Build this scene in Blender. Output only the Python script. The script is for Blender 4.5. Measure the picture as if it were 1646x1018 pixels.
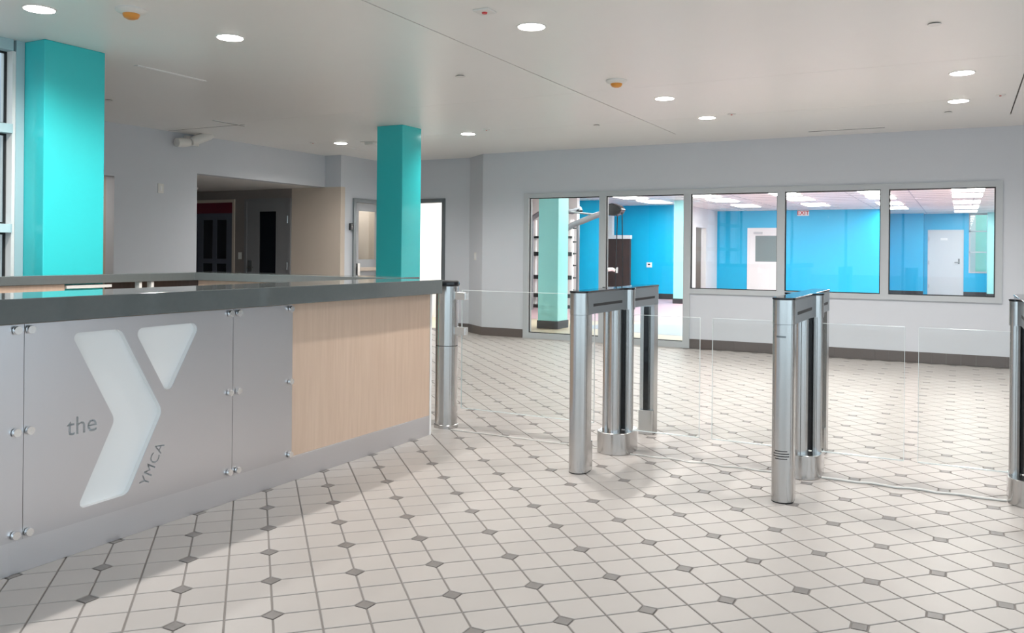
import bpy, bmesh, math, random
from mathutils import Vector, Matrix
random.seed(7)
for o in list(bpy.data.objects): bpy.data.objects.remove(o)
SC = bpy.context.scene
COL = SC.collection

# ---------------------------------------------------------------- camera
# World: x = along the window wall (to the right), y = towards the window wall, z up. Camera above the origin.
FPX, YH, ROLL = 1359.2748, 405.3102, 0.0093863
CAMZ, PHI = 1.26146, math.radians(27.97283)
cam_d = bpy.data.cameras.new('camera'); cam = bpy.data.objects.new('camera', cam_d); COL.objects.link(cam)
cam_d.sensor_fit = 'HORIZONTAL'; cam_d.sensor_width = 36.0
cam_d.lens = FPX * 36.0 / 1646.0
cam_d.shift_y = -(509.0 - YH) / 1646.0
cam_d.clip_start = 0.05; cam_d.clip_end = 200
cam.matrix_world = Matrix.Translation((0, 0, CAMZ)) @ Matrix.Rotation(PHI, 4, 'Z') @ Matrix.Rotation(math.pi/2, 4, 'X') @ Matrix.Rotation(ROLL, 4, 'Z')
SC.camera = cam

# ---------------------------------------------------------------- world, exposure
wd = bpy.data.worlds.new('overcast_sky'); SC.world = wd; wd.use_nodes = True
bg = wd.node_tree.nodes['Background']; bg.inputs[0].default_value = (0.72, 0.87, 1.0, 1); bg.inputs[1].default_value = 2.0
SC.view_settings.view_transform = 'Standard'; SC.view_settings.look = 'None'
SC.view_settings.gamma = 1.0; SC.view_settings.use_curve_mapping = False
SC.view_settings.exposure = 0.42
LAMP = 20.0        # radiance of the lobby downlight lenses
BEAM = 118.0       # power of each downlight's beam
TROFF = 16.0       # radiance of the gym ceiling panels

# ---------------------------------------------------------------- pixel helpers (image taken as 1646 x 1018)
CP, SP = math.cos(PHI), math.sin(PHI)
def ray(px, py):
    dx, dy = px - 823.0, py - YH; c, s = math.cos(ROLL), math.sin(ROLL)
    X, D = (dx*c + dy*s)/FPX, (-dx*s + dy*c)/FPX
    return Vector((X*CP - SP, X*SP + CP, -D))
def on_z(px, py, z): d = ray(px, py); t = (z - CAMZ)/d.z; return Vector((d.x*t, d.y*t, z))
def on_y(px, py, y): d = ray(px, py); t = y/d.y; return Vector((d.x*t, y, CAMZ + d.z*t))
def on_x(px, py, x): d = ray(px, py); t = x/d.x; return Vector((x, d.y*t, CAMZ + d.z*t))
def project(p):
    X = p[0]*CP + p[1]*SP; Y = -p[0]*SP + p[1]*CP
    if Y < 0.05: return None
    u = FPX*X/Y; v = FPX*(CAMZ - p[2])/Y; c, s = math.cos(ROLL), math.sin(ROLL)
    return (823 + u*c - v*s, YH + u*s + v*c)

# ---------------------------------------------------------------- materials
def srgb(r, g, b):
    f = lambda c: c/12.92 if c <= 0.04045 else ((c + 0.055)/1.055)**2.4
    return (f(r/255.0), f(g/255.0), f(b/255.0), 1.0)
def new_mat(name):
    m = bpy.data.materials.new(name); m.use_nodes = True
    return m, m.node_tree.nodes, m.node_tree.links, m.node_tree.nodes['Principled BSDF']
def paint(name, col, rough=0.5, metal=0.0, var=0.03, scale=6.0, bump=0.0, bscale=120.0, spec=0.5, coat=0.0, stretch=(1, 1, 1)):
    m, n, l, b = new_mat(name)
    tc = n.new('ShaderNodeTexCoord'); mp = n.new('ShaderNodeMapping'); l.new(tc.outputs['Object'], mp.inputs[0]); mp.inputs['Scale'].default_value = stretch
    nz = n.new('ShaderNodeTexNoise'); nz.inputs['Scale'].default_value = scale; nz.inputs['Detail'].default_value = 4; l.new(mp.outputs[0], nz.inputs['Vector'])
    mx = n.new('ShaderNodeMix'); mx.data_type = 'RGBA'
    mx.inputs[6].default_value = tuple(max(0, c*(1-var)) for c in col[:3]) + (1,)
    mx.inputs[7].default_value = tuple(min(1, c*(1+var)) for c in col[:3]) + (1,)
    l.new(nz.outputs[0], mx.inputs[0]); l.new(mx.outputs[2], b.inputs['Base Color'])
    b.inputs['Roughness'].default_value = rough; b.inputs['Metallic'].default_value = metal
    b.inputs['Specular IOR Level'].default_value = spec
    if coat: b.inputs['Coat Weight'].default_value = coat; b.inputs['Coat Roughness'].default_value = 0.08
    if bump:
        bz = n.new('ShaderNodeTexNoise'); bz.inputs['Scale'].default_value = bscale; l.new(mp.outputs[0], bz.inputs['Vector'])
        bp = n.new('ShaderNodeBump'); bp.inputs['Strength'].default_value = bump; bp.inputs['Distance'].default_value = 0.002
        l.new(bz.outputs[0], bp.inputs['Height']); l.new(bp.outputs[0], b.inputs['Normal'])
    return m
def steel(name, col, rough, stretch, var=0.03, BUMP=0.0, aniso=0.0):
    m, n, l, b = new_mat(name)
    tc = n.new('ShaderNodeTexCoord'); mp = n.new('ShaderNodeMapping'); l.new(tc.outputs['Object'], mp.inputs[0]); mp.inputs['Scale'].default_value = stretch
    nz = n.new('ShaderNodeTexNoise'); nz.inputs['Scale'].default_value = 6; nz.inputs['Detail'].default_value = 6; l.new(mp.outputs[0], nz.inputs['Vector'])
    mr = n.new('ShaderNodeMapRange'); mr.inputs[3].default_value = rough - var; mr.inputs[4].default_value = rough + var
    l.new(nz.outputs[0], mr.inputs[0]); l.new(mr.outputs[0], b.inputs['Roughness'])
    bp = n.new('ShaderNodeBump'); bp.inputs['Strength'].default_value = BUMP; bp.inputs['Distance'].default_value = 0.0004
    l.new(nz.outputs[0], bp.inputs['Height']); l.new(bp.outputs[0], b.inputs['Normal'])
    b.inputs['Base Color'].default_value = col; b.inputs['Metallic'].default_value = 1.0
    if aniso:
        tg = n.new('ShaderNodeTangent'); tg.direction_type = 'RADIAL'; tg.axis = 'Z'
        l.new(tg.outputs[0], b.inputs['Tangent']); b.inputs['Anisotropic'].default_value = aniso; b.inputs['Anisotropic Rotation'].default_value = 0.25
    return m
def glow(name, col, strength):
    m, n, l, b = new_mat(name)
    b.inputs['Base Color'].default_value = (0.8, 0.8, 0.8, 1)
    b.inputs['Emission Color'].default_value = col; b.inputs['Emission Strength'].default_value = strength
    return m
def clear_glass(name, tint=(0.96, 0.985, 0.98, 1), refl=1.0, ior=1.45):
    m, n, l, b = new_mat(name); n.remove(b)
    out = n['Material Output']
    tr = n.new('ShaderNodeBsdfTransparent'); tr.inputs[0].default_value = tint
    gl = n.new('ShaderNodeBsdfGlossy'); gl.inputs['Roughness'].default_value = 0.01; gl.inputs['Color'].default_value = (refl, refl, refl, 1)
    fr = n.new('ShaderNodeFresnel'); fr.inputs['IOR'].default_value = ior
    ge = n.new('ShaderNodeNewGeometry'); iv = n.new('ShaderNodeMath'); iv.operation = 'SUBTRACT'; iv.inputs[0].default_value = 1.0; l.new(ge.outputs['Backfacing'], iv.inputs[1])
    mu = n.new('ShaderNodeMath'); mu.operation = 'MULTIPLY'; l.new(fr.outputs[0], mu.inputs[0]); l.new(iv.outputs[0], mu.inputs[1])   # the back face of a thin sheet adds no second mirror
    mx = n.new('ShaderNodeMixShader'); l.new(mu.outputs[0], mx.inputs[0]); l.new(tr.outputs[0], mx.inputs[1]); l.new(gl.outputs[0], mx.inputs[2])
    l.new(mx.outputs[0], out.inputs[0])
    return m
def wood(name, c1, c2):
    m, n, l, b = new_mat(name)
    tc = n.new('ShaderNodeTexCoord'); mp = n.new('ShaderNodeMapping'); l.new(tc.outputs['Object'], mp.inputs[0]); mp.inputs['Scale'].default_value = (4, 14, 0.9)
    nz = n.new('ShaderNodeTexNoise'); nz.inputs['Scale'].default_value = 3; nz.inputs['Detail'].default_value = 8; nz.inputs['Distortion'].default_value = 0.6; l.new(mp.outputs[0], nz.inputs['Vector'])
    cr = n.new('ShaderNodeValToRGB'); cr.color_ramp.elements[0].position = 0.3; cr.color_ramp.elements[1].position = 0.7
    cr.color_ramp.elements[0].color = c1; cr.color_ramp.elements[1].color = c2
    l.new(nz.outputs[0], cr.inputs[0]); l.new(cr.outputs[0], b.inputs['Base Color']); b.inputs['Roughness'].default_value = 0.42
    return m
TILE_L = 0.3175
THETA = math.pi/4                                   # the tile grid runs at 45 degrees to the walls
def tile_mat(name, col, var):
    m, n, l, b = new_mat(name)
    g = n.new('ShaderNodeNewGeometry'); mp = n.new('ShaderNodeMapping'); mp.vector_type = 'POINT'
    mp.inputs['Rotation'].default_value = (0, 0, -THETA)
    mp.inputs['Scale'].default_value = (2/TILE_L, 2/TILE_L, 0)
    sh = n.new('ShaderNodeVectorMath'); sh.operation = 'SUBTRACT'; sh.inputs[1].default_value = (TILE_O.x, TILE_O.y, 0)
    l.new(g.outputs['Position'], sh.inputs[0]); l.new(sh.outputs[0], mp.inputs[0])
    fl = n.new('ShaderNodeVectorMath'); fl.operation = 'FLOOR'; l.new(mp.outputs[0], fl.inputs[0])
    wn = n.new('ShaderNodeTexWhiteNoise'); l.new(fl.outputs[0], wn.inputs[0])
    nz = n.new('ShaderNodeTexNoise'); nz.inputs['Scale'].default_value = 9; nz.inputs['Detail'].default_value = 6; l.new(g.outputs['Position'], nz.inputs['Vector'])
    ad = n.new('ShaderNodeMath'); ad.operation = 'MULTIPLY_ADD'; ad.inputs[1].default_value = 0.5; l.new(wn.outputs[0], ad.inputs[0]); 
    ad2 = n.new('ShaderNodeMath'); ad2.operation = 'MULTIPLY'; ad2.inputs[1].default_value = 0.5; l.new(nz.outputs[0], ad2.inputs[0]); l.new(ad2.outputs[0], ad.inputs[2])
    mx = n.new('ShaderNodeMix'); mx.data_type = 'RGBA'
    mx.inputs[6].default_value = tuple(c*(1-var) for c in col[:3]) + (1,)
    mx.inputs[7].default_value = tuple(min(1, c*(1+var)) for c in col[:3]) + (1,)
    l.new(ad.outputs[0], mx.inputs[0]); l.new(mx.outputs[2], b.inputs['Base Color'])
    b.inputs['Roughness'].default_value = 0.42
    return m
_tx, _tz = -4.0317645*TILE_L, 13.98345*TILE_L
TILE_O = Vector((_tx*CP - _tz*SP, _tx*SP + _tz*CP, 0))

M = {}
M['wall'] = paint('wall_paint_light_grey', srgb(207, 210, 216), 0.55, var=0.015, bump=0.05)
M['beige'] = paint('wall_paint_beige', srgb(206, 192, 178), 0.6, var=0.015)
M['ceil'] = paint('ceiling_paint_white', srgb(240, 238, 235), 0.35, var=0.01)
M['corr_shade'] = paint('wall_paint_shaded', srgb(140, 132, 128), 0.6, var=0.015)  # darker tone paints in the shade of the unlit corridor
M['doorshade'] = paint('grey_door_paint_shaded', srgb(132, 132, 134), 0.5, var=0.02)  # door grey lowered so its colour carries the corridor shade
M['dark'] = paint('dark_recess', srgb(60, 58, 56), 0.8)
M['teal'] = paint('teal_gloss_paint', srgb(56, 198, 202), 0.18, var=0.01, spec=0.5)
M['gteal'] = paint('pale_teal_paint', srgb(165, 240, 240), 0.3, var=0.01)
M['blue'] = paint('bright_blue_paint', srgb(8, 182, 230), 0.35, var=0.02)
M['white'] = paint('white_paint', srgb(236, 236, 236), 0.4, var=0.01)
M['offwhite'] = paint('white_plastic', srgb(228, 226, 222), 0.35, var=0.01)
M['frame'] = paint('grey_metal_frame', srgb(188, 192, 195), 0.4, var=0.02)
M['palframe'] = paint('pale_blue_grey_frame', srgb(176, 200, 206), 0.4, var=0.02)
M['jamb'] = paint('white_jamb', srgb(232, 230, 228), 0.45, var=0.01)
M['gasket'] = paint('black_rubber', srgb(28, 30, 32), 0.6)
M['black'] = paint('black_plastic', srgb(22, 24, 28), 0.25, var=0.05)
M['blackglass'] = paint('black_glass', srgb(12, 16, 22), 0.05, var=0.0, spec=0.6)
M['steel'] = steel('brushed_stainless_vertical', (0.55, 0.545, 0.54, 1), 0.20, (9, 9, 0.2), aniso=0.6)
M['plate'] = steel('brushed_stainless_sheet', (0.66, 0.66, 0.69, 1), 0.31, (1, 0.5, 60))
M['kick'] = steel('scuffed_stainless_kick', (0.74, 0.74, 0.77, 1), 0.36, (1, 0.6, 20), 0.1)
M['steelgrey'] = paint('grey_metallic_paint', srgb(124, 130, 134), 0.35, metal=0.4, var=0.02)
M['bolt'] = steel('turned_aluminium', (0.86, 0.86, 0.86, 1), 0.22, (30, 30, 30))
M['maple'] = wood('maple_veneer', srgb(202, 175, 154), srgb(211, 185, 165))
M['darkwood'] = wood('dark_brown_laminate', srgb(66, 50, 44), srgb(76, 60, 54))
M['solid'] = paint('charcoal_solid_surface', srgb(96, 101, 101), 0.07, var=0.06, scale=40)
M['glass'] = clear_glass('window_glass')
M['gateglass'] = clear_glass('gate_glass', (0.975, 0.985, 0.98, 1), ior=1.4)
M['edge'] = paint('polished_glass_edge_glint', srgb(240, 246, 246), 0.1, var=0.0)  # near-white colour stands for the bright highlights along the glass edges
M['lamp'] = glow('downlight_lens', (1.0, 0.96, 0.90, 1), LAMP)
M['troffer'] = glow('troffer_lens', (1.0, 0.98, 0.95, 1), TROFF)
M['orange'] = paint('orange_dust_cover', srgb(224, 150, 60), 0.4)
M['red'] = paint('red_lettering', srgb(200, 40, 44), 0.4)
M['maroon'] = paint('maroon_panel', srgb(110, 24, 44), 0.5)
M['doorgrey'] = paint('grey_door_paint', srgb(176, 178, 182), 0.45, var=0.02)
M['doorwhite'] = paint('white_door_paint', srgb(206, 212, 216), 0.45, var=0.01)
M['darkglass'] = paint('dark_door_glass', srgb(14, 18, 26), 0.08, var=0.02)
M['base'] = paint('brown_base_tile', srgb(96, 88, 85), 0.45, var=0.08, scale=3)
M['blackbase'] = paint('black_cove_base', srgb(50, 52, 58), 0.5)
M['grout'] = paint('grey_grout', srgb(134, 129, 126), 0.8, var=0.08, scale=8)
M['tile'] = tile_mat('cream_floor_tile', srgb(173, 167, 163), 0.06)
M['dot'] = tile_mat('grey_accent_tile', srgb(118, 113, 110), 0.10)
M['vinyl'] = paint('cream_vinyl_floor', srgb(192, 178, 156), 0.4, var=0.02)
M['pink'] = paint('mauve_vinyl_floor', srgb(176, 148, 156), 0.4, var=0.03)
M['bluegrey'] = paint('blue_grey_vinyl_floor', srgb(146, 156, 170), 0.4, var=0.03)
M['rig'] = paint('silver_rig_tube', srgb(116, 118, 124), 0.4, metal=0.0)
M['concrete'] = paint('outdoor_grey_wall', srgb(214, 208, 202), 0.8, var=0.06)
M['render'] = paint('outdoor_brown_grey_wall', srgb(122, 116, 110), 0.8, var=0.08)
M['pave'] = paint('outdoor_paving', srgb(205, 204, 200), 0.9, var=0.08)
M['leaf'] = paint('pale_green_panel', srgb(150, 200, 180), 0.6, var=0.1)

# ---------------------------------------------------------------- object helpers
ORG = {}
def tag(o, label, cat=None, group=None, kind=None):
    o['label'] = label
    if cat: o['category'] = cat
    if group: o['group'] = group
    if kind: o['kind'] = kind
    return o
def empty(name, loc, label=None, cat=None, group=None, kind=None):
    o = bpy.data.objects.new(name, None); COL.objects.link(o); o.location = loc; o.empty_display_size = 0.1
    ORG[o.name] = Vector(loc)
    if label: tag(o, label, cat, group, kind)
    return o
def mobj(name, verts, faces, mat, parent=None, smooth=False, bevel=0.0):
    if parent is not None: org = ORG[parent.name]
    else:
        xs = [v[0] for v in verts]; ys = [v[1] for v in verts]; zs = [v[2] for v in verts]
        org = Vector(((min(xs)+max(xs))/2, (min(ys)+max(ys))/2, min(zs)))
    me = bpy.data.meshes.new(name)
    me.from_pydata([(v[0]-org.x, v[1]-org.y, v[2]-org.z) for v in verts], [], faces)
    bm = bmesh.new(); bm.from_mesh(me); bmesh.ops.recalc_face_normals(bm, faces=bm.faces); bm.to_mesh(me); bm.free()
    me.materials.append(M[mat] if isinstance(mat, str) else mat)
    if smooth:
        for p in me.polygons: p.use_smooth = True
        me.set_sharp_from_angle(angle=math.radians(38))
    o = bpy.data.objects.new(name, me); COL.objects.link(o)
    if parent is not None: o.parent = parent; ORG[o.name] = org.copy()
    else: o.location = org; ORG[o.name] = org.copy()
    if bevel:
        md = o.modifiers.new('bevel', 'BEVEL'); md.width = bevel; md.segments = 2; md.limit_method = 'ANGLE'
    return o
class MB:
    def __init__(s): s.v = []; s.f = []
    def add(s, vs, fs):
        k = len(s.v); s.v += [tuple(v) for v in vs]; s.f += [tuple(i+k for i in f) for f in fs]; return s
    def box(s, x0, x1, y0, y1, z0, z1):
        if x0 > x1: x0, x1 = x1, x0
        if y0 > y1: y0, y1 = y1, y0
        if z0 > z1: z0, z1 = z1, z0
        return s.add([(x0,y0,z0),(x1,y0,z0),(x1,y1,z0),(x0,y1,z0),(x0,y0,z1),(x1,y0,z1),(x1,y1,z1),(x0,y1,z1)],
                     [(3,2,1,0),(4,5,6,7),(0,1,5,4),(1,2,6,5),(2,3,7,6),(3,0,4,7)])
    def prism(s, pts, z0, z1):
        n = len(pts)
        return s.add([(p[0],p[1],z0) for p in pts] + [(p[0],p[1],z1) for p in pts],
                     [tuple(range(n-1,-1,-1)), tuple(range(n,2*n))] + [(i,(i+1)%n,n+(i+1)%n,n+i) for i in range(n)])
    def prism_x(s, pts, x0, x1):               # outline in (y, z), extruded along x
        n = len(pts)
        return s.add([(x0,p[0],p[1]) for p in pts] + [(x1,p[0],p[1]) for p in pts],
                     [tuple(range(n-1,-1,-1)), tuple(range(n,2*n))] + [(i,(i+1)%n,n+(i+1)%n,n+i) for i in range(n)])
    def lathe(s, c, axis, prof, seg=32):       # prof: list of (radius, distance along axis)
        c = Vector(c); a = Vector(axis).normalized()
        e1 = a.orthogonal().normalized(); e2 = a.cross(e1); vs = []; fs = []
        for r, h in prof:
            for k in range(seg):
                t = 2*math.pi*k/seg; vs.append(c + a*h + e1*(r*math.cos(t)) + e2*(r*math.sin(t)))
        for i in range(len(prof)-1):
            for k in range(seg):
                k2 = (k+1) % seg; fs.append((i*seg+k, i*seg+k2, (i+1)*seg+k2, (i+1)*seg+k))
        fs.append(tuple(range(seg-1,-1,-1))); fs.append(tuple((len(prof)-1)*seg+k for k in range(seg)))
        return s.add(vs, fs)
    def tube(s, pts, r, seg=10):
        pts = [Vector(p) for p in pts]; vs = []; fs = []; n = len(pts); up = Vector((0,0,1))
        for i, p in enumerate(pts):
            d = (pts[min(i+1,n-1)] - pts[max(i-1,0)]).normalized()
            e1 = d.cross(up)
            if e1.length < 1e-4: e1 = d.cross(Vector((1,0,0)))
            e1.normalize(); e2 = d.cross(e1)
            rr = r[i] if isinstance(r, (list, tuple)) else r
            for k in range(seg):
                t = 2*math.pi*k/seg; vs.append(p + e1*(rr*math.cos(t)) + e2*(rr*math.sin(t)))
        for i in range(n-1):
            for k in range(seg):
                k2 = (k+1) % seg; fs.append((i*seg+k, i*seg+k2, (i+1)*seg+k2, (i+1)*seg+k))
        fs.append(tuple(range(seg-1,-1,-1))); fs.append(tuple((n-1)*seg+k for k in range(seg)))
        return s.add(vs, fs)
    def build(s, name, mat, parent=None, smooth=False, bevel=0.0): return mobj(name, s.v, s.f, mat, parent, smooth, bevel)
def box(name, x0, x1, y0, y1, z0, z1, mat, parent=None, bevel=0.0):
    return MB().box(x0, x1, y0, y1, z0, z1).build(name, mat, parent, bevel=bevel)
def struct(o, label): return tag(o, label, kind='structure')
def copy_tree(o, delta, parent=None):
    c = o.copy(); COL.objects.link(c)
    if parent is not None: c.parent = parent
    else: c.location = o.location + Vector(delta)
    for ch in list(o.children): copy_tree(ch, delta, c)
    return c
def arc(cx, cy, r, a0, a1, n):
    return [(cx + r*math.cos(math.radians(a0 + (a1-a0)*i/n)), cy + r*math.sin(math.radians(a0 + (a1-a0)*i/n))) for i in range(n+1)]
def rounded(poly, radii, n=8):
    out = []; N = len(poly)
    for i in range(N):
        p = Vector(poly[i]); a = (Vector(poly[i-1]) - p); b = (Vector(poly[(i+1) % N]) - p)
        la, lb = a.length, b.length; a.normalize(); b.normalize(); r = radii[i]
        if r <= 0: out.append(tuple(p)); continue
        ang = a.angle(b); t = min(r/math.tan(ang/2), la*0.48, lb*0.48); r = t*math.tan(ang/2)
        c = p + (a + b).normalized()*(r/math.sin(ang/2))
        p0, p1 = p + a*t, p + b*t; v0, v1 = p0 - c, p1 - c
        d = math.atan2(v0.x*v1.y - v0.y*v1.x, v0.dot(v1))
        for k in range(n+1):
            q = d*k/n; out.append((c.x + v0.x*math.cos(q) - v0.y*math.sin(q), c.y + v0.x*math.sin(q) + v0.y*math.cos(q)))
    return out
CZ = 2.743           # lobby ceiling
GZ = 2.60            # gym ceiling
YW = 11.09           # face of the window wall

# ================================================================ FLOOR with tiles
floor = struct(box('floor', -13.2, 4.75, -4.2, 11.7, -0.2, -0.004, 'grout'), 'cream tiled lobby floor with small grey accent tiles and grey grout')
G = 0.0035           # half grout joint
CL = 0.038           # clipped corner
def tile_local():    # tile occupying [0,S]x[0,S] from the accent corner, origin at the corner
    S = TILE_L/2
    o = [(CL+G*0.6, G), (S-G, G), (S-G, S-G), (G, S-G), (G, CL+G*0.6)]
    cx = sum(p[0] for p in o)/5; cy = sum(p[1] for p in o)/5
    i = [(p[0]+(cx-p[0])*0.022, p[1]+(cy-p[1])*0.022) for p in o]
    vs = [(x, y, -0.005) for x, y in o] + [(x, y, -0.0016) for x, y in o] + [(x, y, 0) for x, y in i]
    fs = [(k, (k+1)%5, 5+(k+1)%5, 5+k) for k in range(5)] + [(5+k, 5+(k+1)%5, 10+(k+1)%5, 10+k) for k in range(5)] + [(10,11,12,13,14)]
    return vs, fs
def dot_local():
    d = CL - G*0.9; e = d*0.93
    o = [(d,0),(0,d),(-d,0),(0,-d)]; i = [(e,0),(0,e),(-e,0),(0,-e)]
    vs = [(x, y, -0.005) for x, y in o] + [(x, y, -0.0014) for x, y in o] + [(x, y, 0) for x, y in i]
    fs = [(k, (k+1)%4, 4+(k+1)%4, 4+k) for k in range(4)] + [(4+k, 4+(k+1)%4, 8+(k+1)%4, 8+k) for k in range(4)] + [(8,9,10,11)]
    return vs, fs
tv, tf = tile_local(); dv, df = dot_local()
def mk_mesh(name, vs, fs, mat):
    me = bpy.data.meshes.new(name); me.from_pydata(vs, [], fs); me.materials.append(M[mat]); return me
tile_me = mk_mesh('floor_tile', tv, tf, 'tile'); dot_me = mk_mesh('accent_tile', dv, df, 'dot')
ct, st = math.cos(THETA), math.sin(THETA)
def lat(i, j): return (TILE_O.x + TILE_L*(i*ct + j*st), TILE_O.y + TILE_L*(i*st - j*ct))   # j runs towards the camera
def inside(x, y):
    if -3.9 < y < 11.06 and -3.35 < x < 4.55: return True
    if 3.9 < y < 11.4 and -8.75 < x <= -3.35: return True
    return False
tiles, dots = [], []
for i in range(-60, 61):
    for j in range(-60, 61):
        x, y = lat(i, j)
        if inside(x, y): dots.append((x, y, THETA))
        for q in range(4):
            a = THETA + q*math.pi/2; S = TILE_L/4
            mx_ = x + S*(math.cos(a) - math.sin(a)); my_ = y + S*(math.sin(a) + math.cos(a))
            if inside(mx_, my_): tiles.append((x, y, a, mx_, my_))
def vis(x, y):
    p = project((x, y, 0))
    if p is None or not (-20 < p[0] < 1666 and 400 < p[1] < 1030) or x < -3.2: return 0
    Y = -x*SP + y*CP
    return 1.0/Y**3
def field(items, me, nm, part_name, verts, faces):
    items = sorted(items, key=lambda t: -vis(t[3] if len(t) > 3 else t[0], t[4] if len(t) > 3 else t[1]))
    org = ORG[floor.name]
    for t in items[:300]:
        o = bpy.data.objects.new(part_name, me); COL.objects.link(o); o.parent = floor
        o.location = (t[0]-org.x, t[1]-org.y, -org.z); o.rotation_euler = (0, 0, t[2])
    V, Fc = [], []
    for t in items[300:]:
        c, s = math.cos(t[2]), math.sin(t[2]); k = len(V)
        V += [(t[0]+x*c-y*s-org.x, t[1]+x*s+y*c-org.y, z-org.z) for x, y, z in verts]; Fc += [tuple(a+k for a in f) for f in faces]
    m2 = bpy.data.meshes.new(nm); m2.from_pydata(V, [], Fc); m2.materials.append(me.materials[0])
    o = bpy.data.objects.new(nm, m2); COL.objects.link(o); o.parent = floor; o['kind'] = 'stuff'
field(tiles, tile_me, 'floor_tile_field', 'floor_tile', tv, tf)
field(dots, dot_me, 'accent_tile_field', 'accent_tile', dv, df)

# ================================================================ CEILING
ceiling = struct(MB().prism([(-6.14,-4.2),(4.75,-4.2),(4.75,11.7),(-9.0,11.7),(-9.0,3.85),(-6.14,3.85)], CZ+0.014, CZ+0.12).build('ceiling', 'dark'), 'white plasterboard lobby ceiling divided by thin joints')
def cpanel(x0, x1, y0, y1): box('ceiling_panel', x0, x1, y0, y1, CZ, CZ+0.014, 'ceil', ceiling)
us = [(-9.0, -3.146), (-3.134, 0.435), (0.447, 4.75)]
vs_ = [(-4.2, 7.198), (7.202, 9.028), (9.032, 10.21)]
for a, b in us:
    for c, d in vs_:
        if a < -8 and c < 0: cpanel(-6.14, b, c, 3.85); cpanel(a, b, 3.8501, d)
        else: cpanel(a, b, c, d)
cpanel(-9.0, 4.75, 10.2101, 11.7)

# ================================================================ LOBBY WALLS
wb = MB().box(-6.40, -5.69, YW, YW+0.15, 0, CZ).box(-5.69, 0.415, YW, YW+0.15, 2.125, CZ).box(-3.215, 0.415, YW, YW+0.15, 0, 0.732).box(0.415, 4.75, YW, YW+0.15, 0, CZ)
struct(wb.build('wall_back', 'wall'), 'light grey wall around the row of interior windows')
struct(MB().prism([(-6.40,YW),(-6.40,YW+0.15),(-6.3,YW+0.15),(-6.3,11.62),(-6.85,11.62),(-6.85,11.46)], 0, CZ).build('wall_corner', 'wall'), 'narrow angled grey wall left of the interior windows')
DX0, DX1 = -8.27, -7.36
wf = MB().box(DX1, -6.85, 11.46, 11.61, 0, CZ).box(-8.65, DX0, 11.46, 11.61, 0, CZ).box(DX0, DX1, 11.46, 11.61, 2.05, CZ)
struct(wf.build('wall_far', 'wall'), 'grey wall with the bright doorway behind the far teal column')
wa = MB().box(-8.65, -8.50, 10.43, 10.64, 0, CZ).box(-8.65, -8.50, 11.42, 11.46, 0, CZ).box(-8.65, -8.50, 10.64, 11.42, 2.05, CZ)
struct(wa.build('wall_side', 'wall'), 'short grey wall holding the glazed exit door')
wl = MB().box(-8.97, -8.82, 4.0, 5.6, 0, CZ).box(-8.97, -8.82, 5.6, 6.60, 2.114, CZ).box(-8.97, -8.82, 6.60, 7.82, 0, CZ).box(-8.97, -8.82, 7.82, 10.33, 2.25, CZ)
struct(wl.build('wall_left', 'wall'), 'light grey left wall with the wide dark corridor opening')
struct(box('wall_corridor_header', -8.82, -8.50, 10.33, 10.43, 2.25, CZ, 'wall'), 'grey wall patch above the beige corridor wall')
struct(box('wall_corridor', -9.50, -8.50, 10.33, 10.43, 0, 2.25, 'beige'), 'beige corridor wall right of the grey door')
struct(box('wall_corridor_inner', -13.2, -9.50, 10.33, 10.43, 0, 2.25, 'corr_shade'), 'corridor wall holding the dark doors, coloured darker as shade')
struct(box('wall_corridor_near', -13.2, -8.97, 7.67, 7.82, 0, 2.40, 'wall'), 'near wall of the dark corridor')
struct(box('wall_corridor_end', -13.35, -13.2, 7.67, 10.43, 0, 2.40, 'wall'), 'end wall of the dark corridor')
struct(box('ceiling_corridor', -13.2, -8.97, 7.82, 10.43, 2.25, 2.40, 'ceil'), 'low ceiling of the dark corridor')
# beige recess beside the near column
rc = MB().box(-10.1, -8.97, 6.60, 6.70, 0, 2.2).box(-10.1, -8.97, 5.5, 5.6, 0, 2.2).box(-10.2, -10.1, 5.5, 6.7, 0, 2.2).box(-10.2, -8.97, 5.5, 6.7, 2.2, 2.3)
struct(rc.build('wall_recess', 'beige'), 'beige recess seen beside the near teal column')
struct(box('wall_left_return', -8.97, -6.14, 3.85, 4.0, 0, CZ, 'wall'), 'grey return wall behind the near teal column')
# bright room behind the doorway
br = MB().box(-9.4, -7.22, 13.6, 13.7, 0, 2.6).box(-9.5, -9.4, 11.61, 13.7, 0, 2.6).box(-7.22, -7.14, 11.61, 13.7, 0, 2.6).box(-9.5, -7.14, 11.61, 13.7, 2.6, 2.7)
struct(br.build('wall_bright_room', 'white'), 'white walls of the bright room beyond the doorway')
struct(box('floor_bright_room', -9.5, -7.14, 11.7, 13.7, -0.1, 0, 'vinyl'), 'floor of the bright room beyond the doorway')
# room behind the exit door
dr = MB().box(-9.5, -9.4, 10.43, 11.61, 0, 2.6).box(-9.4, -8.65, 11.52, 11.61, 0, 2.6).box(-9.4, -8.65, 10.43, 11.61, 2.6, 2.7)
struct(dr.build('wall_exit_room', 'beige'), 'beige wall seen through the exit door glass')

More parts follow.
